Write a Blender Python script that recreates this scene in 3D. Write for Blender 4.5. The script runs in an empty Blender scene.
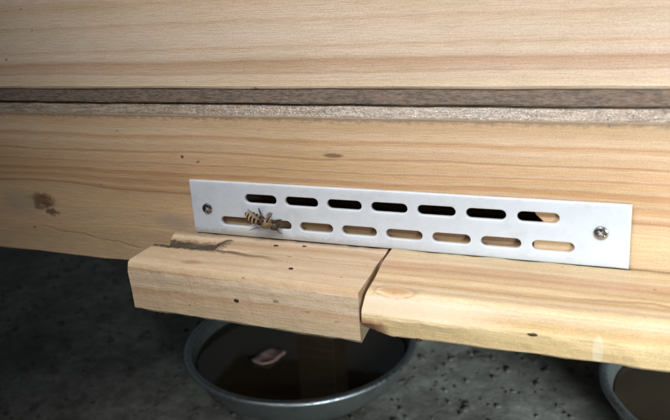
import bpy, bmesh, math, random
from math import sin, cos, pi, exp, sqrt, atan2
from mathutils import Vector, Matrix, noise

random.seed(11)
sc = bpy.context.scene
COL = sc.collection
S = 0.001                                   # everything below is written in millimetres

# ------------------------------------------------------------------ camera, light, exposure
cam_d = bpy.data.cameras.new('camera')
cam = bpy.data.objects.new('camera', cam_d)
COL.objects.link(cam)
YAW, PITCH, ROLL, FPX = math.radians(21.31), math.radians(18.18), math.radians(-3.05), 668.68
fw = Vector((-sin(YAW) * cos(PITCH), cos(YAW) * cos(PITCH), -sin(PITCH)))
rt = Vector((cos(YAW), sin(YAW), 0))
up = rt.cross(fw)
r2 = cos(ROLL) * rt + sin(ROLL) * up
u2 = -sin(ROLL) * rt + cos(ROLL) * up
CAM = Vector((73.05, -243.52, 99.46)) * S
cam.matrix_world = Matrix(((r2.x, u2.x, -fw.x, CAM.x), (r2.y, u2.y, -fw.y, CAM.y),
                           (r2.z, u2.z, -fw.z, CAM.z), (0, 0, 0, 1)))
cam_d.sensor_fit = 'HORIZONTAL'
cam_d.sensor_width = 36
cam_d.lens = 36 * FPX / 670
cam_d.clip_start = 0.01
cam_d.clip_end = 50
cam_d.dof.use_dof = True
cam_d.dof.focus_distance = 0.275
cam_d.dof.aperture_fstop = 16
sc.camera = cam

world = bpy.data.worlds.new('World')
sc.world = world
world.use_nodes = True
bg = world.node_tree.nodes['Background']
bg.inputs['Color'].default_value = (0.80, 0.90, 1.0, 1)
bg.inputs['Strength'].default_value = 0.08

def area_lamp(name, loc, target, sx, sy, watts, col, spread=180):
    d = bpy.data.lights.new(name, 'AREA')
    d.shape = 'RECTANGLE'; d.size = sx; d.size_y = sy; d.energy = watts; d.color = col; d.spread = math.radians(spread)
    o = bpy.data.objects.new(name, d); COL.objects.link(o)
    loc = Vector(loc); o.location = loc
    o.rotation_euler = (Vector(target) - loc).to_track_quat('-Z', 'Y').to_euler()
    return o
area_lamp('skylight', (-0.02, -0.33, 0.41), (0.17, 0.0, 0.045), 0.28, 0.20, 1.36, (1.0, 0.985, 0.975), 93)
area_lamp('added_ground_lamp', (0.46, -0.34, -0.01), (0.22, 0.25, -0.219), 0.34, 0.14, 2.6, (0.88, 0.97, 1.0), 66)  # unseen low lamp, added to brighten the ground under the hive

sc.view_settings.view_transform = 'Standard'
sc.view_settings.look = 'None'
sc.view_settings.gamma = 1
sc.view_settings.use_curve_mapping = False
sc.view_settings.exposure = 0.0
sc.render.engine = 'CYCLES'

# ------------------------------------------------------------------ node helpers
class NT:
    def __init__(self, name):
        self.mat = bpy.data.materials.new(name)
        self.mat.use_nodes = True
        self.t = self.mat.node_tree
        self.t.nodes.clear()
        self.out = self.n('ShaderNodeOutputMaterial')
        self.bsdf = self.n('ShaderNodeBsdfPrincipled')
        self.l(self.bsdf.outputs[0], self.out.inputs[0])
        tc = self.n('ShaderNodeTexCoord')
        self.obj = tc.outputs['Object']
        sep = self.n('ShaderNodeSeparateXYZ'); self.l(self.obj, sep.inputs[0])
        self.x = self.m('MULTIPLY', sep.outputs[0], 1000)     # millimetres
        self.y = self.m('MULTIPLY', sep.outputs[1], 1000)
        self.z = self.m('MULTIPLY', sep.outputs[2], 1000)
    def n(self, k): return self.t.nodes.new(k)
    def l(self, a, b): self.t.links.new(a, b)
    def put(self, v, sock):
        if isinstance(v, bpy.types.NodeSocket): self.l(v, sock)
        elif isinstance(v, (tuple, list)) and len(v) == 3 and sock.type == 'RGBA': sock.default_value = (*v, 1)
        else: sock.default_value = v
    def m(self, op, a, b=None, c=None, clamp=False):
        n = self.n('ShaderNodeMath'); n.operation = op; n.use_clamp = clamp
        self.put(a, n.inputs[0])
        if b is not None: self.put(b, n.inputs[1])
        if c is not None: self.put(c, n.inputs[2])
        return n.outputs[0]
    def add(self, a, b): return self.m('ADD', a, b)
    def sub(self, a, b): return self.m('SUBTRACT', a, b)
    def mul(self, a, b): return self.m('MULTIPLY', a, b)
    def vec(self, sx, sy, sz, ox=0, oy=0, oz=0):              # object mm coordinates, scaled
        c = self.n('ShaderNodeCombineXYZ')
        for i, (v, s, o) in enumerate(((self.x, sx, ox), (self.y, sy, oy), (self.z, sz, oz))):
            self.l(self.m('MULTIPLY_ADD', v, s, o), c.inputs[i])
        return c.outputs[0]
    def noise(self, vec, detail=3, rough=0.55, dist=0.0):
        n = self.n('ShaderNodeTexNoise')
        n.inputs['Scale'].default_value = 1; n.inputs['Detail'].default_value = detail
        n.inputs['Roughness'].default_value = rough; n.inputs['Distortion'].default_value = dist
        self.l(vec, n.inputs['Vector'])
        return n.outputs[0]
    def noise1(self, w, detail=2):
        n = self.n('ShaderNodeTexNoise'); n.noise_dimensions = '1D'
        n.inputs['Scale'].default_value = 1; n.inputs['Detail'].default_value = detail
        self.l(w, n.inputs['W'])
        return n.outputs[0]
    def ss(self, v, a, b, lo=0.0, hi=1.0):                    # smoothstep
        n = self.n('ShaderNodeMapRange'); n.interpolation_type = 'SMOOTHSTEP'
        self.put(v, n.inputs[0])
        for i, q in enumerate((a, b, lo, hi)): n.inputs[1 + i].default_value = q
        return n.outputs[0]
    def ramp(self, v, stops, interp='LINEAR'):
        n = self.n('ShaderNodeValToRGB'); n.color_ramp.interpolation = interp
        e = n.color_ramp.elements
        stops = sorted(stops, key=lambda s: s[0])
        e[0].position = stops[0][0]; e[0].color = (*stops[0][1], 1)
        e[1].position = stops[-1][0]; e[1].color = (*stops[-1][1], 1)
        for p, c in stops[1:-1]:
            q = e.new(p); q.color = (*c, 1)
        self.l(v, n.inputs[0])
        return n.outputs[0]
    def mix(self, f, a, b, mode='MIX'):
        n = self.n('ShaderNodeMix'); n.data_type = 'RGBA'; n.blend_type = mode
        self.put(f, n.inputs[0]); self.put(a, n.inputs[6]); self.put(b, n.inputs[7])
        return n.outputs[2]
    def gauss(self, dx, dy):                                  # exp(-(dx^2+dy^2))
        q = self.add(self.mul(dx, dx), self.mul(dy, dy))
        return self.m('POWER', 2.718281828, self.mul(q, -1))
    def set(self, **k):
        for a, b in k.items(): self.put(b, self.bsdf.inputs[a.replace('_', ' ')])
    def bump(self, h, strength=0.5, dist=0.0003):
        n = self.n('ShaderNodeBump')
        n.inputs['Strength'].default_value = strength; n.inputs['Distance'].default_value = dist
        self.l(h, n.inputs['Height']); self.l(n.outputs[0], self.bsdf.inputs['Normal']); self.l(n.outputs[0], self.bsdf.inputs['Coat Normal'])

PALE, TAN, RED, DRK = (.62, .50, .365), (.54, .405, .27), (.455, .295, .18), (.31, .185, .11)

def wood(name, stops, lo, hi, ky=0.6, kx=0.0, warp=2.6, knots=(), extra=None, saw=0.0, tint=None, ring=1.0, seed=0.0, rough=0.5, fib=0.46, spots=True):
    """Sawn softwood: growth-ring bands running along x, warped and bent round the knots, fibres and pores."""
    t = NT(name)
    v = t.add(t.z, t.mul(t.y, ky))
    if kx: v = t.add(v, t.mul(t.x, kx))
    w1 = t.noise(t.vec(.011, .05, .05, seed, seed, seed), 2, .5)
    w2 = t.noise(t.vec(.05, .25, .25, seed + 4, 1, seed), 3, .55)
    v = t.add(v, t.add(t.mul(t.sub(w1, .5), warp * 2.2), t.mul(t.sub(w2, .5), warp * .55)))
    kmask = None
    for (kx0, kz0, sx, sz, amp, r) in knots:
        dx = t.mul(t.sub(t.x, kx0), 1 / sx); dz = t.mul(t.sub(t.z, kz0), 1 / sz)
        v = t.sub(v, t.mul(t.mul(dz, t.gauss(dx, dz)), amp))
        n = t.noise(t.vec(.28, .28, .4, seed), 4, .75)
        n2 = t.noise(t.vec(.2, .2, .2, seed + 33), 3, .7)
        g = t.gauss(t.mul(t.add(t.sub(t.x, kx0), t.mul(t.sub(n2, .5), 14)), 1 / (r * 1.9)), t.mul(t.add(t.sub(t.z, kz0), t.mul(t.sub(n, .5), 8)), 1 / r))
        g = t.ss(t.mul(g, t.add(n, .5)), .18, .8)
        kmask = g if kmask is None else t.m('MAXIMUM', kmask, g)
    col = t.ramp(t.mul(t.sub(v, lo), 1 / (hi - lo)), [((a - lo) / (hi - lo), c) for a, c in stops])
    fine = t.noise1(t.add(t.mul(v, 1.05), seed * 7), 3)
    col = t.mix(t.ss(fine, .48, .80, 0, .20 * ring), col, RED)
    col = t.mix(t.ss(fine, .50, .25, 0, .30 * ring), col, (.74, .60, .42))
    fibre = t.noise(t.vec(.10, 2.6, 2.6, seed), 4, .65)
    col = t.mix(fib, col, t.mix(1, col, t.ramp(fibre, [(.25, (.55, .50, .44)), (.5, (.95, .93, .9)), (.75, (1.25, 1.25, 1.22))]), 'MULTIPLY'))
    mott = t.noise(t.vec(.35, .8, .8, seed + 2), 4, .7)
    col = t.mix(t.ss(mott, .55, .75, 0, .22), col, (.50, .32, .19))
    big = t.noise(t.vec(.012, .03, .03, seed + 9), 2, .5)
    col = t.mix(t.ss(big, .42, .68, 0, .30), col, t.mix(1, col, (.86, .74, .60), 'MULTIPLY'))
    pore = t.noise(t.vec(.55, 3.0, 3.0, seed + 5), 2, .6)
    col = t.mix(t.ss(pore, .60, .74, 0, .5), col, (.33, .21, .13))
    grn = t.noise(t.vec(1.5, 2.8, 2.8, seed + 6), 3, .75)
    col = t.mix(1, col, t.ramp(grn, [(.3, (.80, .79, .77)), (.5, (.98, .98, .98)), (.72, (1.16, 1.16, 1.17))]), 'MULTIPLY')
    ol = t.noise(t.vec(.008, .05, .05, seed + 21), 3, .6)
    col = t.mix(t.ss(ol, .46, .66, 0, .35), col, t.mix(1, col, (.80, .84, .70), 'MULTIPLY'))
    if spots:
        sp = t.noise(t.vec(.22, .4, .4, seed + 15), 1, .3)
        col = t.mix(t.ss(sp, .775, .80, 0, .65), col, (.17, .095, .05))
    if tint: col = t.mix(1, col, tint, 'MULTIPLY')
    if kmask is not None: col = t.mix(t.mul(kmask, t.ss(fibre, .2, .7, .98, .75)), col, (.085, .038, .018))
    hgt = t.add(t.add(t.mul(fibre, .8), t.mul(mott, .5)), t.mul(grn, .35))
    if saw: hgt = t.add(hgt, t.mul(t.noise(t.vec(.55, .07, .10, seed + 40, .3), 3, .6), saw))
    if extra: col, hgt = extra(t, col, hgt, fibre, mott)
    t.set(Base_Color=col, Roughness=t.ss(fibre, .3, .7, rough - .08, rough + .12))
    t.bsdf.inputs['Specular IOR Level'].default_value = .42
    t.bump(hgt, .55, .00035)
    return t.mat

# ------------------------------------------------------------------ mesh helpers
def link(name, me, mat, parent=None):
    o = bpy.data.objects.new(name, me); COL.objects.link(o)
    if mat is not None: me.materials.append(mat)
    if parent is not None:
        o.parent = parent
        if parent.type == 'EMPTY' and not parent.get('_local'): o.location = -parent.location
    return o
def build(name, bm, mat, parent=None, smooth=False, recalc=True):
    if recalc: bmesh.ops.recalc_face_normals(bm, faces=bm.faces)
    me = bpy.data.meshes.new(name); bm.to_mesh(me); bm.free()
    if smooth: me.polygons.foreach_set('use_smooth', [True] * len(me.polygons))
    return link(name, me, mat, parent)
def thing(name, label, cat, loc):
    o = bpy.data.objects.new(name, None); COL.objects.link(o)
    o.empty_display_size = .01
    o.location = Vector(loc) * S; o['label'] = label; o['category'] = cat
    return o
def box(bm, x0, x1, y0, y1, z0, z1, ch=0.0):
    r = bmesh.ops.create_cube(bm, size=1)
    vs = r['verts']
    for v in vs:
        v.co = Vector((x0 if v.co.x < 0 else x1, y0 if v.co.y < 0 else y1, z0 if v.co.z < 0 else z1)) * S
    if ch:
        es = list({e for v in vs for e in v.link_edges})
        bmesh.ops.bevel(bm, geom=es, offset=ch * S, segments=2, profile=.6, affect='EDGES')
def loft_x(bm, xs, prof, jit=0.0, seed=0.0, freq=.08):
    """prof(x) -> list of (y, z) round the section; one ring per x, capped; jitter gives hand-sawn edges."""
    rings = []
    for x in xs:
        ring = []
        for i, p in enumerate(prof(x)):
            xo = p[2] if len(p) > 2 else 0
            q = Vector((x * freq + seed, i * .61 + seed, seed))
            d = noise.noise_vector(q) * jit + noise.noise_vector(q * 5.1) * jit * .45
            ring.append(bm.verts.new(((x + xo) * S, (p[0] + d.y) * S, (p[1] + d.z) * S)))
        rings.append(ring)
    n = len(rings[0])
    for a, b in zip(rings, rings[1:]):
        for i in range(n): bm.faces.new((a[i], a[(i + 1) % n], b[(i + 1) % n], b[i]))
    bm.faces.new(rings[0]); bm.faces.new(list(reversed(rings[-1])))
def lin(a, b, n): return [a + (b - a) * i / n for i in range(n + 1)]
def lathe(bm, prof, c, seg=64):
    rings = []
    for r, z in prof:
        if r < 1e-6: rings.append([bm.verts.new((c[0] * S, c[1] * S, z * S))])
        else: rings.append([bm.verts.new(((c[0] + r * cos(2 * pi * k / seg)) * S, (c[1] + r * sin(2 * pi * k / seg)) * S, z * S)) for k in range(seg)])
    for a, b in zip(rings, rings[1:]):
        for k in range(seg):
            k2 = (k + 1) % seg
            if len(a) == 1: bm.faces.new((a[0], b[k], b[k2]))
            elif len(b) == 1: bm.faces.new((a[k], b[0], a[k2]))
            else: bm.faces.new((a[k], b[k], b[k2], a[k2]))
def tube(bm, pts, rad, seg=8):
    """tapered tube through pts (mm); rad: list of radii."""
    rings = []
    for i, p in enumerate(pts):
        p = Vector(p)
        d = (Vector(pts[min(i + 1, len(pts) - 1)]) - Vector(pts[max(i - 1, 0)])).normalized()
        a = d.cross(Vector((0, 0, 1)) if abs(d.z) < .9 else Vector((1, 0, 0))).normalized(); b = d.cross(a)
        rings.append([bm.verts.new((p + (a * cos(2 * pi * k / seg) + b * sin(2 * pi * k / seg)) * rad[i]) * S) for k in range(seg)])
    for a, b in zip(rings, rings[1:]):
        for k in range(seg): bm.faces.new((a[k], a[(k + 1) % seg], b[(k + 1) % seg], b[k]))
    bm.faces.new(rings[0]); bm.faces.new(list(reversed(rings[-1])))
def sheet_with_holes(name, loops, thick, bev):
    """flat plate in the x-z plane (mm), first loop is the outline, the others are openings."""
    cu = bpy.data.curves.new(name, 'CURVE'); cu.dimensions = '2D'; cu.fill_mode = 'BOTH'
    cu.extrude = (thick / 2 - bev) * S; cu.bevel_depth = bev * S; cu.bevel_resolution = 2
    for lp in loops:
        sp = cu.splines.new('POLY'); sp.points.add(len(lp) - 1); sp.use_cyclic_u = True
        for p, q in zip(sp.points, lp): p.co = (q[0] * S, q[1] * S, 0, 1)
    tmp = bpy.data.objects.new(name, cu); COL.objects.link(tmp)
    dg = bpy.context.evaluated_depsgraph_get()
    me = bpy.data.meshes.new_from_object(tmp.evaluated_get(dg))
    bpy.data.objects.remove(tmp); bpy.data.curves.remove(cu)
    me.materials.clear()
    me.transform(Matrix.Rotation(pi / 2, 4, 'X'))
    return me
def stadium(cx, cz, hl, r, n=8):
    return [(cx + hl - r + r * cos(a), cz + r * sin(a)) for a in lin(-pi / 2, pi / 2, n)] + \
           [(cx - hl + r + r * cos(a), cz + r * sin(a)) for a in lin(pi / 2, 3 * pi / 2, n)]

# ------------------------------------------------------------------ materials
G1 = (.56, .43, .28)
up_stops = [(60, PALE), (64.5, (.66, .54, .37)), (66.6, (.60, .46, .30)), (67.6, PALE), (69.0, (.62, .48, .33)), (69.7, (.50, .345, .215)), (70.4, TAN), (71.6, (.54, .38, .25)),
            (73.4, (.49, .325, .205)), (74.2, (.45, .29, .175)), (75.0, TAN), (76.6, PALE), (79.0, (.59, .455, .31)), (79.5, (.53, .385, .25)), (80.2, (.60, .47, .33)),
            (84, PALE), (88, (.60, .47, .33)), (89.6, (.54, .40, .27)), (90.6, (.61, .48, .34)), (95, (.58, .45, .31)), (97.5, (.53, .385, .245)), (99, TAN),
            (103, PALE), (108, TAN), (112, RED), (118, PALE), (135, TAN), (160, PALE)]
m_upper = wood('upper_board_wood', up_stops, 60, 160, seed=1.3, warp=1.6, tint=(.98, .985, 1.07), fib=.38, ring=.45)

def lower_extra(t, col, h, fibre, mott):
    # grey dirt along the top edge, a dark hairline crack low on the left, stain beside the block
    d = t.ss(t.add(t.z, t.mul(t.sub(mott, .5), 6)), 49.3, 51.6)
    col = t.mix(t.mul(d, .75), col, (.17, .13, .095))
    ln = t.add(-4.2, t.add(t.mul(t.add(t.x, 187), -.118), t.mul(t.sub(t.noise(t.vec(.05, 0, 0, 3), 2), .5), 5.5)))
    ck = t.mul(t.ss(t.m('ABSOLUTE', t.sub(t.z, ln)), .85, .15), t.mul(t.ss(t.x, -118, -126), t.ss(t.x, -186, -168)))
    col = t.mix(t.mul(ck, .28), col, (.22, .10, .05))
    st = t.gauss(t.mul(t.sub(t.x, -100), 1 / 14), t.mul(t.sub(t.z, 2.5), 1 / 4.5))
    col = t.mix(t.ss(t.mul(st, t.add(mott, .5)), .25, .9, 0, .6), col, (.30, .24, .19))
    gr = t.gauss(t.mul(t.sub(t.x, -192), 1 / 13), t.mul(t.sub(t.z, 7), 1 / 7))
    col = t.mix(t.ss(t.mul(gr, t.add(mott, .5)), .2, .9, 0, .55), col, (.30, .26, .20))
    ds = t.gauss(t.mul(t.sub(t.x, -21.5), 1 / 5.0), t.mul(t.sub(t.z, 36.6), 1 / 1.0))
    col = t.mix(t.ss(ds, .25, .75, 0, .85), col, (.16, .085, .04))
    dk = t.gauss(t.mul(t.sub(t.x, -92.5), 1 / .9), t.mul(t.sub(t.z, 33.5), 1 / .8))
    col = t.mix(t.ss(dk, .3, .7, 0, .9), col, (.06, .03, .02))
    h = t.sub(h, t.mul(ck, .6))
    return col, h
low_stops = [(-22, TAN), (-14, G1), (-8, TAN), (-2, (.58, .43, .27)), (4, TAN), (9, (.60, .45, .28)), (12.5, G1), (15.6, TAN), (16.4, (.38, .22, .12)), (17.2, RED), (18.3, TAN),
             (20.5, (.50, .33, .18)), (21.8, RED), (22.6, TAN), (24.6, (.47, .30, .16)), (25.8, (.45, .28, .16)), (26.8, TAN), (28.8, (.52, .36, .2)), (29.7, RED),
             (30.6, TAN), (33, (.55, .39, .23)), (34.6, TAN), (35.5, (.42, .25, .14)), (36.3, G1), (38.4, TAN), (40, PALE), (42.3, (.5, .33, .19)), (44, PALE), (47.5, TAN), (53, TAN)]
m_lower = wood('lower_board_wood', low_stops, -22, 53, seed=5.1, warp=2.0,
               knots=[(-177, 8, 26, 9, 8.0, 4.6), (-171.5, 2.5, 14, 5, 3.0, 2.0)], extra=lower_extra, tint=(.95, .88, .83))

def end_dark(t, col, h, fibre, mott): return col, h
m_sill = wood('sill_painted_shade_wood', [(-20, (.30, .17, .09)), (0, (.58, .44, .26)), (3.9, (.60, .45, .26)), (4.7, (.42, .26, .14)), (5.6, (.27, .145, .075)), (6.6, (.25, .13, .065)), (10, (.22, .12, .065))], -20, 10, seed=41, rough=.5)  # brown upper stops paint in the shade behind the lower slots
m_plain = wood('hidden_board_wood', [(-300, TAN), (-100, PALE), (0, TAN), (100, PALE), (300, TAN)], -300, 300, seed=8)

def block_extra(t, col, h, fibre, mott):
    # dark rotten patch at the back left, the crack that runs on from it
    n = t.mul(t.sub(mott, .5), 5)
    top = t.ss(t.z, -9, -6)
    pt = t.mul(t.ss(t.add(t.x, t.mul(n, 3)), -66, -71), t.ss(t.m('ABSOLUTE', t.add(t.add(t.y, n), 14)), 8.0, 6.2))
    ln = t.add(-17.5, t.add(t.mul(t.add(t.x, 80), -.13), t.mul(t.sub(t.noise(t.vec(.12, 0, 0, 7), 2), .5), 2.5)))
    ck = t.mul(t.ss(t.m('ABSOLUTE', t.sub(t.y, ln)), 1.9, .4), t.mul(t.ss(t.x, -28, -60), t.ss(t.x, -96, -88)))
    mk = t.mul(t.m('MAXIMUM', pt, t.mul(ck, .8)), top)
    col = t.mix(t.mul(mk, .93), col, t.mix(fibre, (.010, .007, .006), (.045, .03, .022)))
    sm = t.mul(t.gauss(t.mul(t.add(t.x, 72), 1 / 6), t.mul(t.add(t.y, 33), 1 / 2.5)), t.ss(t.z, -7, -3))
    col = t.mix(t.ss(sm, .3, .9, 0, .6), col, (.30, .17, .10))
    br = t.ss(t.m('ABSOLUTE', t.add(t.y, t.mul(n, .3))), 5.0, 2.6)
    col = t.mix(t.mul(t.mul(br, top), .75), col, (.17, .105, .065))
    pk = t.noise(t.vec(.05, .2, .2, 31), 3)
    col = t.mix(t.ss(pk, .5, .7, 0, .30), col, (.56, .35, .25))
    return col, t.sub(h, t.mul(mk, 3))
blk_stops = [(-60, TAN), (-48, PALE), (-44, G1), (-40.5, (.60, .45, .30)), (-37, (.50, .33, .20)), (-35.5, PALE), (-33, TAN), (-31, PALE), (-28.5, (.50, .35, .21)),
             (-26, G1), (-23, PALE), (-20, TAN), (-18, PALE), (-14, TAN), (-11, PALE), (-8, (.48, .33, .2)), (-5, PALE), (0, TAN)]
m_block = wood('block_wood', blk_stops, -60, 0, ky=.62, seed=12.4, warp=2.2, extra=block_extra, rough=.6, saw=1.1)

def landing_extra(t, col, h, fibre, mott):
    n = t.mul(t.sub(mott, .5), 6)
    k = t.gauss(t.mul(t.sub(t.x, 13), 1 / 6.0), t.mul(t.add(t.add(t.y, t.mul(n, .2)), 35.5), 1 / 2.6))
    col = t.mix(t.ss(k, .25, .75, 0, .7), col, (.47, .26, .12))
    k2 = t.gauss(t.mul(t.sub(t.x, 13), 1 / 7.5), t.mul(t.add(t.y, 35.5), 1 / 3.6))
    ring = t.mul(t.ss(k2, .25, .34), t.ss(k2, .5, .4))
    col = t.mix(t.mul(t.mul(ring, mott), .7), col, (.33, .17, .08))
    c = t.mul(t.ss(t.add(t.x, n), 13.5, 10), t.ss(t.add(t.z, t.mul(n, .4)), -10, -11.6))
    col = t.mix(t.mul(c, .85), col, (.33, .16, .09))
    w = t.mul(t.ss(t.add(t.y, t.mul(n, .6)), -38.0, -39.5), t.mul(t.ss(t.z, -8.6, -7.8), t.ss(t.add(t.x, t.mul(n, 3)), 58, 30)))
    col = t.mix(t.mul(w, .6), col, (.64, .55, .42))
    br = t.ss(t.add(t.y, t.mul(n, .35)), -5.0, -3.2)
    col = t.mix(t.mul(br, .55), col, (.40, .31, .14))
    # brown scuff with a hairline split far along the top, pale glue smear on the front edge
    ln = t.add(-27.5, t.mul(t.sub(t.noise(t.vec(.1, 0, 0, 17), 2), .5), 4))
    s = t.mul(t.ss(t.m('ABSOLUTE', t.sub(t.y, ln)), 1.3, .3), t.ss(t.x, 66, 84))
    col = t.mix(t.mul(s, .7), col, (.33, .18, .09))
    g = t.gauss(t.mul(t.sub(t.x, 80.5), 1 / 1.8), t.mul(t.add(t.z, 10), 1 / 5.0))
    g = t.mul(t.ss(t.mul(g, t.add(mott, .5)), .35, .6), t.ss(t.y, -43, -44.5))
    col = t.mix(t.mul(g, .35), col, (.60, .56, .46))
    return col, h
lnd_stops = [(-50, TAN), (-41, (.54, .40, .21)), (-36, (.60, .46, .26)), (-33, (.52, .37, .19)), (-29, PALE), (-26.5, (.72, .59, .40)), (-25, (.70, .56, .37)), (-23.8, TAN), (-22, PALE),
             (-20.6, (.48, .32, .17)), (-19.4, G1), (-17.6, (.68, .54, .35)), (-16, (.50, .36, .21)), (-14.8, (.58, .44, .28)), (-12.6, (.45, .29, .18)), (-11.2, (.55, .38, .25)),
             (-9.6, (.50, .33, .21)), (-8.2, PALE), (-6.0, (.58, .43, .27)), (-3, PALE), (4, TAN)]
m_landing = wood('landing_board_wood', lnd_stops, -50, 4, ky=.62, seed=21.7, warp=1.5, extra=landing_extra, rough=.55, saw=.8)

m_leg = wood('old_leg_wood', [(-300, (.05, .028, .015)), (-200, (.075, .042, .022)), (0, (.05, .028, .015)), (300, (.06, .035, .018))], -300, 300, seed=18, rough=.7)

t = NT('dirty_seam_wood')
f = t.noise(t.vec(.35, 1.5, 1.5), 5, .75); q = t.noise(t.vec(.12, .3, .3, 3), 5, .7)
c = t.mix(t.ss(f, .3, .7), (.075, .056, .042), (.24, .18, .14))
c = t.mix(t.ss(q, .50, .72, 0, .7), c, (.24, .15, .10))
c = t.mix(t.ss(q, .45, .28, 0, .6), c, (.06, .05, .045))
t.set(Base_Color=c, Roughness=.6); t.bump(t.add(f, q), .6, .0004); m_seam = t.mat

t = NT('waxy_ledge_wood')
f = t.noise(t.vec(.14, 1.2, 1.2), 4, .7); q = t.noise(t.vec(.05, .2, .2, 5), 3, .6)
sp = t.noise(t.vec(1.0, 1.7, 1.7, 9), 3, .7)
c = t.mix(t.ss(f, .35, .7), (.16, .12, .088), (.36, .285, .21))
c = t.mix(t.ss(q, .5, .75, 0, .5), c, (.34, .25, .18))
c = t.mix(t.ss(sp, .57, .66, 0, .65), c, (.13, .10, .085))
t.set(Base_Color=c, Roughness=t.ss(sp, .35, .62, .34, .6)); t.bsdf.inputs['Specular IOR Level'].default_value = .45
t.bsdf.inputs['Coat Weight'].default_value = 1.0; t.bsdf.inputs['Coat Roughness'].default_value = .14
lf = t.noise(t.vec(.22, .5, .5, 14), 4, .7)
sp2 = t.noise(t.vec(.5, .8, .8, 23), 3, .6)
t.bump(t.add(t.mul(lf, 1.2), t.add(t.mul(sp2, .7), t.mul(f, .08))), 1.0, .0006)
cb = t.n('ShaderNodeBump'); cb.inputs['Strength'].default_value = 1.0; cb.inputs['Distance'].default_value = .0007
t.l(t.add(t.mul(lf, 1.3), t.mul(sp2, .35)), cb.inputs['Height']); t.l(cb.outputs[0], t.bsdf.inputs['Coat Normal']); m_ledge = t.mat

t = NT('white_plastic')
n = t.noise(t.vec(.16, .16, .16), 4, .6); n2 = t.noise(t.vec(.6, .6, .9, 4), 4, .7)
c = t.mix(t.ss(n, .4, .7, 0, .35), (.515, .55, .595), (.45, .48, .515))
low = t.ss(t.add(t.z, t.mul(t.sub(n2, .5), 5)), 2.4, .3)
c = t.mix(t.mul(low, t.ss(t.x, 30, -70, .12, .6)), c, (.30, .24, .17))
sm = t.noise(t.vec(.09, .09, .14, 12), 4, .7)
c = t.mix(t.ss(sm, .52, .72, 0, .28), c, (.36, .35, .32))
st = t.mul(t.gauss(t.mul(t.add(t.x, 62), 1 / 26), t.mul(t.sub(t.z, 0), 1 / 5)), n2)
c = t.mix(t.ss(st, .34, .55, 0, .5), c, (.42, .36, .27))
sc_ = t.noise(t.vec(.35, .35, .35, 8), 4, .75)
c = t.mix(t.ss(sc_, .56, .72, 0, .14), c, (.38, .37, .36))
t.set(Base_Color=c, Roughness=t.ss(n2, .3, .7, .42, .6))
t.bsdf.inputs['Specular IOR Level'].default_value = .35
t.bsdf.inputs['Subsurface Weight'].default_value = .75
t.bsdf.inputs['Subsurface Radius'].default_value = (.0034, .0034, .0036)
t.bsdf.inputs['Subsurface Scale'].default_value = 1.0
t.bump(t.add(n2, n), .25, .0003); m_plastic = t.mat

def metal(name, col, rough, spots=0.0):
    t = NT(name); n = t.noise(t.vec(.3, .3, .3), 4, .6)
    t.set(Base_Color=t.mix(t.ss(n, .45, .7, 0, spots), col, tuple(k * .45 for k in col)), Roughness=t.ss(n, .3, .7, rough - .08, rough + .12), Metallic=1.0)
    t.bump(n, .15, .0003); return t.mat
m_screw = metal('screw_steel', (.50, .50, .50), .22, .3)
m_recess = metal('screw_recess_steel', (.16, .16, .165), .5, .3)
m_nail = metal('rusty_nail', (.07, .05, .04), .6, .5)

t = NT('bowl_steel')
n = t.noise(t.vec(.06, .06, .06), 4, .6); g = t.noise(t.vec(.5, .5, .5, 2), 4, .7)
c = t.mix(t.ss(n, .4, .7, 0, .5), (.075, .085, .08), (.04, .045, .038))
t.set(Base_Color=c, Roughness=t.ss(g, .3, .7, .26, .45), Metallic=0.25); t.bump(n, .2, .001); m_bowl = t.mat
m_rim = metal('bowl_rim_steel', (.36, .40, .42), .42, .5)
t = NT('murky_water')
n = t.noise(t.vec(.03, .03, .03), 3, .6)
t.set(Base_Color=t.mix(n, (.014, .012, .007), (.045, .032, .018)), Roughness=.06); t.bump(n, .08, .002); m_water = t.mat

t = NT('damp_concrete')
a = t.noise(t.vec(.010, .010, .010), 4, .6); b = t.noise(t.vec(.07, .07, .07, 3), 5, .7); d = t.noise(t.vec(.35, .35, .35, 6), 4, .7)
c = t.mix(t.ss(b, .3, .7), (.095, .095, .08), (.20, .20, .18))
c = t.mix(t.ss(a, .42, .66, 0, .65), c, (.055, .055, .042))
c = t.mix(t.ss(d, .52, .7, 0, .38), c, (.05, .05, .045))
c = t.mix(t.ss(d, .42, .28, 0, .4), c, (.27, .27, .26))
t.set(Base_Color=c, Roughness=.85); t.bump(t.add(b, t.mul(d, .6)), .5, .002); m_ground = t.mat
t = NT('grit')
b = t.noise(t.vec(.05, .05, .05, 2), 2)
t.set(Base_Color=t.mix(t.ss(b, .35, .65), (.045, .042, .033), (.10, .098, .085)), Roughness=.9); m_grit = t.mat
t = NT('dark_hive_inside'); n = t.noise(t.vec(.08, .3, .3), 3)
t.set(Base_Color=t.mix(n, (.16, .11, .065), (.34, .24, .14)), Roughness=.8); m_inside = t.mat

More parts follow.
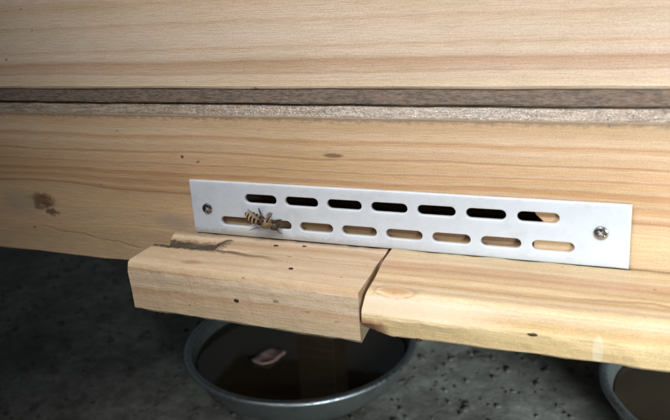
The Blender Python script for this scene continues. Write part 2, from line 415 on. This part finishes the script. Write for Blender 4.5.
# ------------------------------------------------------------------ ground
bm = bmesh.new()
N = 150
for layer in (0,):
    gx, gy = lin(-620, 620, N), lin(-60, 1180, N)
    vs = [[None] * (N + 1) for _ in range(N + 1)]
    for i, x in enumerate(gx):
        for j, y in enumerate(gy):
            e = min(i, j, N - i, N - j) / 4
            h = noise.fractal(Vector((x, y, 0)) * .02, 1, 2, 5) * 3.2 * min(e, 1)
            vs[i][j] = bm.verts.new((x * S, y * S, (-219 + h) * S))
    for i in range(N):
        for j in range(N): bm.faces.new((vs[i][j], vs[i + 1][j], vs[i + 1][j + 1], vs[i][j + 1]))
    # carried on flat far beyond the frame
    B = [(-620, -60), (620, -60), (620, 1180), (-620, 1180)]; O = [(-9000, -9000), (9000, -9000), (9000, 9000), (-9000, 9000)]
    bi = [vs[0][0], vs[N][0], vs[N][N], vs[0][N]]
    edges = [[vs[i][0] for i in range(N + 1)], [vs[N][j] for j in range(N + 1)], [vs[i][N] for i in range(N, -1, -1)], [vs[0][j] for j in range(N, -1, -1)]]
    ov = [bm.verts.new((x * S, y * S, -.219)) for x, y in O]
    for k in range(4):
        for p, q in zip(edges[k], edges[k][1:]): bm.faces.new((p, q, ov[k]))
        bm.faces.new((edges[k][-1], ov[(k + 1) % 4], ov[k]))
ground = build('ground', bm, m_ground, smooth=True); ground['kind'] = 'structure'

bm = bmesh.new()
for k in range(3600):
    x, y = random.uniform(-560, 420), random.uniform(20, 620)
    r = random.choice((.7, .9, 1.2, 1.5, 1.9, 2.6)) * random.uniform(.7, 1.3)
    h = -219 + noise.fractal(Vector((x, y, 0)) * .02, 1, 2, 5) * 3.2
    mt = Matrix.Translation(Vector((x, y, h + r * .25)) * S) @ Matrix.Rotation(random.uniform(0, 6.3), 4, 'Z') @ \
        Matrix.Diagonal((random.uniform(.8, 1.9), 1, random.uniform(.4, .8), 1))
    q = bmesh.ops.create_icosphere(bm, subdivisions=1, radius=r * S, matrix=mt)
    for v in q['verts']: v.co += noise.noise_vector(v.co * 900) * r * .25 * S
grit = build('grit', bm, m_grit); grit['kind'] = 'stuff'
bm = bmesh.new()
for k in range(110):
    x, y = random.uniform(-560, 380), random.uniform(20, 560)
    a = random.uniform(0, pi); L = random.uniform(5, 22); bend = random.uniform(-.5, .5)
    h = -219 + noise.fractal(Vector((x, y, 0)) * .02, 1, 2, 5) * 3.2 + .9
    pts = [(x + L * s * cos(a + bend * s), y + L * s * sin(a + bend * s), h + sin(s * pi) * .8) for s in (0, .33, .66, 1)]
    tube(bm, pts, [.15, .3, .3, .12], 4)
t = NT('dry_straw'); n = t.noise(t.vec(.03, .03, .03), 2)
t.set(Base_Color=t.mix(t.ss(n, .35, .65), (.04, .032, .02), (.13, .105, .07)), Roughness=.85)
straw = build('straw_litter', bm, t.mat); straw['kind'] = 'stuff'

# ------------------------------------------------------------------ hive boxes
X0, X1, YB = -330, 262, 430                 # outer left, right and back of the hive
upper = thing('upper_hive_box', 'upper wooden hive box resting above the dark dirty seam', 'hive box', (0, 0, 57.5))
bm = bmesh.new()
def up_prof(x):                             # rabbeted lower edge: the dark recess is a strip of its own
    return [(0, 64.3), (.5, 63.3), (1.2, 62.9), (21, 62.9), (21, 215), (1, 215), (0, 214)]
loft_x(bm, lin(X0, X1, 90), up_prof, .22, 2.0, .03)
build('front_board', bm, m_upper, upper)
bm = bmesh.new()
loft_x(bm, lin(X0 + 1, X1 - 1, 90), lambda x: [(1.3, 57.05), (1.0, 57.6), (.9, 62.86), (20, 62.86), (20, 57.05)], .3, 7.0, .06)
o = build('bottom_rail', bm, m_seam, upper); o['label'] = 'dark dirty weathered strip set back in the seam'
for nm, (a, b, c, d) in (('side_board', (X0, X0 + 20, 21.1, YB)), ('side_board', (X1 - 20, X1, 21.1, YB)), ('back_board', (X0 + 20.1, X1 - 20.1, YB - 20, YB))):
    bm = bmesh.new(); box(bm, a, b, c, d, 57.2, 215, 1); build(nm, bm, m_plain, upper)
bm = bmesh.new(); box(bm, X0 - 8, X1 + 8, -8, YB + 8, 215.2, 233, 2); build('cover_board', bm, m_plain, upper)

lower = thing('lower_hive_box', 'lower wooden hive box with white slotted entrance plate and landing strip', 'hive box', (0, 0, -219))
# front board: a frame of wood round the entrance opening
OX0, OX1, OZ0, OZ1 = -84, 57.5, 9.0, 20.6
cut = [X0 + 6 * i for i in range(int((X1 - X0) / 6) + 1)]
outer = [(x, -19 + .5 * noise.noise(Vector((x * .03, 3, 0))) + .25 * noise.noise(Vector((x * .17, 8, 0)))) for x in cut] + \
        [(X1, -18.5), (X1, 51.6)] + [(x, 51.7 + .3 * noise.noise(Vector((x * .04, 5, 0)))) for x in reversed(cut)]
hole = [(OX0, .4), (OX1, .4), (OX1, 10.2), (OX1 + 4.2, 11), (OX1 + 3.3, 14.4), (OX1 + 1.9, 15.9), (OX1 + .2, 17.4), (OX1 - 1.1, OZ1), (OX0, OZ1)]
me = sheet_with_holes('front_board', [outer, hole], 21, .5)
me.transform(Matrix.Translation(Vector((0, 10.5, 0)) * S))
link('front_board', me, m_lower, lower)
bm = bmesh.new()                             # waxy upper edge sloping back to the seam
loft_x(bm, lin(X0, X1, 120), lambda x: [(.25, 51.95), (.45, 52.6), (2.6, 56.6), (3.2, 57.0), (21, 57.0), (21, 51.95)], .28, 4.0, .08)
o = build('top_ledge', bm, m_ledge, lower); o['label'] = 'greyish waxy worn upper edge with glossy sheen'
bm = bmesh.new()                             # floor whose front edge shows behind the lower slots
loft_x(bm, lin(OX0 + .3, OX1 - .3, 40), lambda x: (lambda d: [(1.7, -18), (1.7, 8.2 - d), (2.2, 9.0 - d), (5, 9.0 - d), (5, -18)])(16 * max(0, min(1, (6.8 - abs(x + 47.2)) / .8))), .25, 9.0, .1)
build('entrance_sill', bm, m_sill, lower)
bm = bmesh.new(); box(bm, X0 + 20.2, X1 - 20.2, 21.3, YB - 20.2, -18.5, 4, .8); build('floor_board', bm, m_inside, lower)
for nm, (a, b, c, d) in (('side_board', (X0, X0 + 20, 21.2, YB)), ('side_board', (X1 - 20, X1, 21.2, YB)), ('back_board', (X0 + 20.1, X1 - 20.1, YB - 20, YB))):
    bm = bmesh.new(); box(bm, a, b, c, d, -18.8, 57, 1); build(nm, bm, m_plain, lower)
bm = bmesh.new(); box(bm, X0 + 20.3, X1 - 20.3, 34, 37, 4.1, 57, .3); build('inner_divider', bm, m_inside, lower)

# legs standing in the bowls of water
for (a, b, c, d) in ((-152, -117, 224, 254), (172, 207, 224, 254)):
    bm = bmesh.new(); box(bm, a, b, c, d, -206, -19.6, 1.5); build('leg', bm, m_leg, lower)

# ------------------------------------------------------------------ entrance plate with two rows of slots
PW, PH, PT = 90.0, 23.15, 2.0
SEAM_X = -.78
rows = [stadium(1.75 + (k - 3) * 18.86, 16.75, 7.79, 2.35) for k in range(7)] + \
       [stadium(-1.75 + (k - 3.5) * 18.8, 5.9, 7.79, 2.32) for k in range(8)]
def edge(a, b, n, seed, amp=.12):
    out = []
    for i in range(n):
        s = i / n; p = Vector((a[0] + (b[0] - a[0]) * s, a[1] + (b[1] - a[1]) * s, 0))
        d = noise.noise_vector(Vector((s * 9, seed, 0))) * amp
        out.append((p.x + d.x, p.y + d.y))
    return out
cn = [(-PW + 1.3, -.35), (PW - .1, -.2), (PW - .8, PH), (-PW + 1.2, PH + .3)]
outl = edge(cn[0], cn[1], 40, 1) + edge(cn[1], cn[2], 8, 2) + edge(cn[2], cn[3], 40, 3) + edge(cn[3], cn[0], 8, 4)
me = sheet_with_holes('entrance_plate', [outl] + rows, PT, .3)
me.transform(Matrix.Translation(Vector((0, -PT / 2 - .15, 0)) * S))
plate = link('entrance_plate', me, m_plastic, lower)
plate['label'] = 'white plastic hive entrance plate with two rows of oblong slots'
for (sx, sz, rot, r) in ((-81.3, 11.0, .5, 2.45), (80.0, 12.4, .75, 2.55)):
    bm = bmesh.new()
    K = 40; cross = []
    def rad(a):                              # outline of the cross recess
        a = (a % (pi / 2)) - pi / 4; c_, s_ = abs(cos(a + pi / 4)), abs(sin(a + pi / 4))
        w, L = .42, 1.5
        q = min(w / max(c_, 1e-6), w / max(s_, 1e-6), 9)
        big_, sml = max(c_, s_), min(c_, s_)
        return min(L / big_, max(w / big_, w / max(sml, 1e-6)))
    angs = [2 * pi * i / 64 for i in range(64)]
    prof = [('x', .9), ('c', .0), ('c', .06), ('o', .75, .42), ('o', .93, .22), ('o', 1.0, -.05), ('o', 1.0, -.4)]
    rings = []
    def ringpts(fn, y): return [bm.verts.new(Vector((sx + fn(a) * cos(a + rot), -PT - .15 - y, sz + fn(a) * sin(a + rot))) * S) for a in angs]
    rings.append(ringpts(lambda a: r * 1.0, -.25))
    rings.append(ringpts(lambda a: r * 1.0, .18))
    rings.append(ringpts(lambda a: r * .93, .42))
    rings.append(ringpts(lambda a: max(r * .78, rad(a) + .05), .60))
    rings.append(ringpts(lambda a: rad(a), .66))
    rings.append(ringpts(lambda a: rad(a) * .8, -.22))
    for a, b in zip(rings, rings[1:]):
        for k in range(64): bm.faces.new((a[k], a[(k + 1) % 64], b[(k + 1) % 64], b[k]))
    nring = len(bm.faces)
    bm.faces.new(rings[-1])
    o = build('screw', bm, m_screw, plate)
    o.data.materials.append(m_recess)
    for p in o.data.polygons:
        if p.index >= 64 * 4: p.material_index = 1

# ------------------------------------------------------------------ landing strip in front of the plate
def lerp(a, b, s): return a + (b - a) * s
def blk_prof(x):
    s = (x + 98) / 100.0
    yf, zb = lerp(-39, -43.6, s), lerp(-22.4, -21.0, s)
    nt = max(0, min(1, (-70 - x) / 6)); nt *= 4.2      # broken-out hollow at the back left
    nb = max(0, min(1, (-40 - x) / 30)) * .8
    xo = 0
    endl = 1.0 if s < .001 else 0
    return [(-2.35, -.8), (-6, -.95 - nt * .5), (-9, -1.1 - nt), (-13.5, -1.1 - nt), (-16.2 + .8 * sin(x), -1.1 - nt * .9), (-17.6, -1.0 - nb), (-19, -.8),
            (-28, -.9), (yf + 3.2, -1.1), (yf + 1.2, -1.7), (yf + .25, -3.2), (yf, -5.5), (yf - .2, -12), (yf, zb + 1.2), (yf + .8, zb + .2), (yf + 2, zb), (-2.35, zb + .5)]
bm = bmesh.new()
loft_x(bm, [-98.6, -98.2, -97.6] + lin(-96.5, -64, 22) + lin(-62, -1, 26) + [.8, 1.6, 2.0], blk_prof, .32, 3.0, .16)
for v in bm.verts:                            # hand-sawn ends are never quite square
    x = v.co.x / S
    if x > 1: v.co.x += (noise.noise(Vector((v.co.y * 170, v.co.z * 260, 1))) * 1.1 + (v.co.y / S + 40) * -.03) * S
    if x < -97: v.co.x += (noise.noise(Vector((v.co.y * 150, v.co.z * 200, 7))) * .8 + (v.co.z / S + 10) * -.06) * S
block = build('landing_block', bm, m_block, lower)
block['label'] = 'short thick wood block with dark stained back corner'
def lnd_prof(x):
    s = (x - 3) / 97.0
    dz = lerp(-.9, 1.0, min(s, 1.6)); yf = lerp(-44.6, -47.2, min(s, 1.6))
    ch = max(0, min(1, (14 - x) / 9))
    return [(-2.35, -.6), (-14, -1.2), (-26, -1.9 + dz * .3), (-36.5, -2.6 + dz * .5), (-38.6, -3.2 + dz * .7), (yf + 1.6, -6.6 + dz), (yf + .3, -7.6 + dz), (yf, -8.6 + dz),
            (yf + ch * .3, -11 + dz), (yf + ch * 3.2, -14.3 + dz), (yf + .8 + ch * 4, -15.1 + dz), (yf + 2 + ch * 4, -15.4 + dz), (-2.35, -16)]
bm = bmesh.new()
loft_x(bm, [2.2, 2.9, 4.2] + lin(6, 16, 8) + lin(18, 240, 80), lnd_prof, .42, 5.0, .12)
for v in bm.verts:
    x = v.co.x / S
    if x < 4: v.co.x += (noise.noise(Vector((v.co.y * 170, v.co.z * 260, 1))) * .9 + (v.co.y / S + 40) * -.02 + .9) * S
land = build('landing_board', bm, m_landing, lower)
land['label'] = 'pale landing board with chamfered front edge, right of the block'

def lump(bm, c, r, sq=(1, 1, 1), seed=0):
    q = bmesh.ops.create_icosphere(bm, subdivisions=2, radius=1, matrix=Matrix.Identity(4))
    for v in q['verts']:
        d = 1 + .35 * noise.noise(v.co * 1.7 + Vector((seed, 0, 0)))
        v.co = (Vector(c) + Vector((v.co.x * r * sq[0], v.co.y * r * sq[1], v.co.z * r * sq[2])) * d) * S
for par, c, r, sq in ((block, (-48, -41.6, -10.9), 1.0, (1.3, .6, .8)), (block, (-29.7, -29.7, -.9), .95, (1.2, 1, .5)), (block, (-46, -8.5, -1.1), .9, (1.6, .8, .5)),
                      (block, (-34, -6.5, -1.0), .8, (1.4, .8, .5)), (land, (61, -45.6, -7.6), 1.05, (2.0, .8, .7)), (land, (24, -45.6, -15.2), .8, (1.6, 1, .6))):
    bm = bmesh.new(); lump(bm, c, r * .85, sq, c[0])
    build('nail_head' if r > .9 else 'dirt_speck', bm, m_nail, par, smooth=True)

# ------------------------------------------------------------------ bowls
def bowl(label, c, R, zr, H, water):
    o = thing('metal_bowl', label, 'bowl', (c[0], c[1], zr - H))
    o['group'] = 'water bowls under the hive legs'
    zb = zr - H
    bm = bmesh.new()
    pr = [(0, zb + .1), (R * .42, zb), (R * .49, zb + 1.5), (R * .68, zb + H * .16), (R * .87, zb + H * .5), (R * .95, zb + H * .86), (R * .96, zr - 2.4),
          (R * .945, zr - 2.4), (R * .93, zb + H * .86), (R * .85, zb + H * .5), (R * .66, zb + H * .18), (R * .47, zb + 3), (R * .40, zb + 1.6), (0, zb + 1.4)]
    lathe(bm, pr, c, 96)
    build('bowl_shell', bm, m_bowl, o, smooth=True)
    bm = bmesh.new()                         # rolled lip
    K = 12
    lip = [(R * .967 + R * .033 * cos(2 * pi * k / K), zr - 1.0 + 2.3 * sin(2 * pi * k / K)) for k in range(K + 1)]
    lathe(bm, lip, c, 96)
    bmesh.ops.remove_doubles(bm, verts=bm.verts, dist=1e-7)
    build('rim', bm, m_rim, o, smooth=True)
    bm = bmesh.new()
    hw = zb + H * water
    rw = R * (.85 + (water - .5) / .36 * .08)
    lathe(bm, [(rw * .985, hw - 1.5), (rw * .985, hw), (0, hw)], c, 72)
    build('water', bm, m_water, o, smooth=False)
    return o
bowl('round metal bowl of dark water under the short wood block', (-136.5, 201), 95, -170, 45, .76)
bowl('metal bowl cut off at the bottom right corner of the picture', (187, 212), 95, -170, 45, .7)

# pinkish scrap at the waterline of the first bowl
bm = bmesh.new()
xs = lin(-9, 9, 10); ys = lin(-12, 12, 12)
def scrap_z(i, j): return .35 * sin(i * .9) + .3 * cos(j * .8) + ((i - 5) ** 2 + (j - 6) ** 2) * .012
top_, bot_ = [], []
for dz, arr in ((.9, top_), (-.9, bot_)):
    for i, x in enumerate(xs):
        row = []
        for j, y in enumerate(ys):
            k = 1 - .10 * (abs(y) / 12) ** 3 * (1 if abs(x) > 6 else .3)
            row.append(bm.verts.new(((-157 + x * k + y * .22) * S, (181 + y * (1 - .16 * (abs(x) / 9) ** 3)) * S, (-180.2 + dz + scrap_z(i, j)) * S)))
        arr.append(row)
for arr, fl in ((top_, 0), (bot_, 1)):
    for i in range(10):
        for j in range(12):
            q = (arr[i][j], arr[i + 1][j], arr[i + 1][j + 1], arr[i][j + 1]); bm.faces.new(q if not fl else q[::-1])
rim = [(i, 0) for i in range(10)] + [(10, j) for j in range(12)] + [(i, 12) for i in range(10, 0, -1)] + [(0, j) for j in range(12, 0, -1)]
for (a, b), (c, d) in zip(rim, rim[1:] + rim[:1]): bm.faces.new((top_[a][b], top_[c][d], bot_[c][d], bot_[a][b]))
t = NT('pink_scrap'); n = t.noise(t.vec(.1, .35, .1), 3)
t.set(Base_Color=t.mix(t.ss(n, .4, .65), (.17, .105, .09), (.27, .18, .16)), Roughness=.6)
o = build('scrap', bm, t.mat, smooth=True); o['label'] = 'small pale pinkish scrap lying in the dark bowl'; o['category'] = 'scrap'

# ------------------------------------------------------------------ the bee on the plate
t = NT('bee_body')
gx = t.x
fz = t.noise(t.vec(1.6, 1.6, 1.6), 3, .6)
xx = t.add(gx, t.mul(t.sub(fz, .5), .35))
band = t.m('SINE', t.mul(t.add(xx, 9.4), 2 * pi / 1.55))
ab = t.mix(t.ss(band, -.45, .0), (.40, .28, .13), (.018, .012, .008))
ab = t.mix(t.ss(xx, -8.4, -9.0), ab, (.02, .013, .009))
th = t.mix(t.ss(fz, .35, .65), (.08, .05, .028), (.30, .20, .10))
c = t.mix(t.ss(gx, -2.3, -1.9), ab, th)
c = t.mix(t.ss(gx, 2.2, 2.6), c, (.05, .032, .02))
t.set(Base_Color=c, Roughness=.45); t.bump(fz, .5, .0002); m_bee = t.mat
t = NT('bee_limb'); t.set(Base_Color=(.035, .02, .012), Roughness=.4); m_limb = t.mat
t = NT('bee_eye'); t.set(Base_Color=(.01, .008, .007), Roughness=.15); m_eye = t.mat
t = NT('bee_fuzz'); n = t.noise(t.vec(2, 2, 2), 1); t.set(Base_Color=t.mix(n, (.12, .075, .035), (.30, .21, .11)), Roughness=.7); m_fuzz = t.mat
t = NT('bee_wing'); n = t.noise(t.vec(1.2, .5, .5), 2)
t.set(Base_Color=(.30, .26, .22), Roughness=.25, Alpha=t.ss(n, .3, .7, .35, .6)); m_wing = t.mat

bee = bpy.data.objects.new('honey_bee', None); COL.objects.link(bee)
bee['_local'] = 1
bee['label'] = 'striped honey bee clinging to the white plate by the lower slots'; bee['category'] = 'bee'
ang = math.radians(-20)
F = Vector((cos(ang), 0, sin(ang))); U = Vector((0, -1, 0)); Lf = U.cross(F)
bee.matrix_world = Matrix(((F.x, Lf.x, U.x, -51.0 * S), (F.y, Lf.y, U.y, -2.2 * S), (F.z, Lf.z, U.z, 7.6 * S), (0, 0, 0, 1))) @ Matrix.Scale(1.12, 4)
# body: one continuous surface along local x (abdomen -, head +), local z is up off the plate
st = [(-9.6, 2.7, .05, .05), (-9.3, 2.75, .55, .5), (-8.6, 2.9, 1.15, 1.05), (-7.4, 3.1, 1.75, 1.6), (-6.0, 3.3, 2.08, 1.9), (-4.6, 3.4, 2.1, 1.95), (-3.4, 3.35, 1.8, 1.7), (-2.6, 3.2, 1.2, 1.15),
      (-2.15, 3.1, .55, .55), (-1.8, 3.15, .7, .75), (-1.3, 3.25, 1.5, 1.5), (-.4, 3.35, 1.95, 1.9), (.5, 3.3, 1.95, 1.85), (1.4, 3.1, 1.55, 1.45), (2.0, 2.9, .85, .8), (2.3, 2.8, .6, .6),
      (2.6, 2.75, 1.1, 1.1), (3.1, 2.65, 1.55, 1.35), (3.7, 2.5, 1.6, 1.25), (4.3, 2.3, 1.2, 1.0), (4.75, 2.1, .6, .55), (4.95, 2.0, .05, .05)]
bm = bmesh.new(); rings = []
for x, z, a, b in st:
    rings.append([bm.verts.new(Vector((x, a * cos(2 * pi * k / 20), z + b * sin(2 * pi * k / 20))) * S) for k in range(20)])
for a, b in zip(rings, rings[1:]):
    for k in range(20): bm.faces.new((a[k], a[(k + 1) % 20], b[(k + 1) % 20], b[k]))
bm.faces.new(rings[0]); bm.faces.new(rings[-1][::-1])
build('body', bm, m_bee, bee, smooth=True)
for s in (-1, 1):
    bm = bmesh.new(); lump(bm, (3.55, s * 1.3, 2.65), .62, (.75, .55, 1.15)); build('eye', bm, m_eye, bee, smooth=True)
    bm = bmesh.new(); tube(bm, [(4.2, s * .45, 2.7), (5.0, s * .9, 3.4), (6.2, s * 1.5, 2.8), (6.9, s * 1.8, 2.2)], [.14, .13, .13, .1], 6); build('antenna', bm, m_limb, bee, smooth=True)
legs = [((1.2, 1.1, 2.3), (2.4, 2.6, 2.6), (3.4, 3.4, .9), (4.3, 3.9, .15)), ((.1, 1.2, 2.2), (-.1, 3.2, 2.9), (-.4, 4.6, 1.0), (-.8, 5.4, .15)), ((-.9, 1.1, 2.2), (-2.6, 2.9, 3.0), (-4.6, 4.3, 1.5), (-5.7, 4.9, .15))]
for s in (-1, 1):
    for a, b, c, d in legs:
        bm = bmesh.new()
        f = lambda p: (p[0], p[1] * s * .62, p[2])
        e = tuple((b[i] + c[i]) / 2 for i in range(3))
        tube(bm, [f(a), f(b), f(e), f(c), f(d)], [.3, .36, .36, .3, .16], 7); build('leg', bm, m_limb, bee, smooth=True)
def wing(root, tip, wide, name='wing'):
    root, tip = Vector(root), Vector(tip); ax = (tip - root); L = ax.length; ax.normalize()
    wd = Vector(wide).normalized(); nn = ax.cross(wd).normalized()
    out = [(0, .12), (.25, .42), (.55, .95), (.8, 1.15), (.95, .85), (1, .3)]
    bm = bmesh.new(); tp = []; bt = []
    for s, w in out:
        for arr, e in ((tp, .03), (bt, -.03)):
            arr.append([bm.verts.new((root + ax * L * s + wd * w * k * 1.6 + nn * (e + .12 * sin(k * 9))) * S) for k in (0, .33, .66, 1)])
    for arr in (tp, bt):
        for i in range(5):
            for j in range(3): bm.faces.new((arr[i][j], arr[i + 1][j], arr[i + 1][j + 1], arr[i][j + 1]))
    for i in range(5):
        for j in (0, 3): bm.faces.new((tp[i][j], tp[i + 1][j], bt[i + 1][j], bt[i][j]))
    for i in (0, 5):
        for j in range(3): bm.faces.new((tp[i][j], tp[i][j + 1], bt[i][j + 1], bt[i][j]))
    w = build(name, bm, m_wing, bee, smooth=False)
    bm = bmesh.new()
    tube(bm, [tuple(root), tuple(root + ax * L * .5 + nn * .05), tuple(tip)], [.24, .2, .08], 6)
    tube(bm, [tuple(root + wd * .1), tuple(root + ax * L * .45 + wd * .6), tuple(root + ax * L * .85 + wd * 1.1)], [.09, .08, .04], 5)
    v = build('wing_vein', bm, m_limb, w, smooth=True)
wing((-.4, .9, 4.6), (-7.4, 4.2, 6.6), (.3, -.5, .8)); wing((.3, .9, 4.6), (2.4, 6.6, 6.2), (-.9, .2, .4))
wing((-.4, -.9, 4.6), (-5.2, -4.6, 5.2), (.2, .3, .8))
bm = bmesh.new()
for k in range(420):
    a = random.uniform(0, 2 * pi); x = random.choice((random.uniform(-1.6, 1.6), random.uniform(-1.6, 1.6), random.uniform(-3.6, -2.6)))
    i = max(j for j in range(len(st) - 1) if st[j][0] <= x); q = (x - st[i][0]) / (st[i + 1][0] - st[i][0])
    z, ra, rb = (lerp(st[i][m], st[i + 1][m], q) for m in (1, 2, 3))
    d = Vector((random.uniform(-.5, .3), cos(a), sin(a))).normalized()
    p = Vector((x, ra * cos(a), z + rb * sin(a)))
    sd = d.cross(Vector((1, .3, .2))).normalized() * .045
    e = p + d * random.uniform(.3, .6)
    vs_ = [bm.verts.new(w * S) for w in (p - sd, p + sd, e)]; bm.faces.new(vs_)
fz_ = build('fuzz', bm, m_fuzz, bee); fz_['kind'] = 'stuff'
del bee['_local']
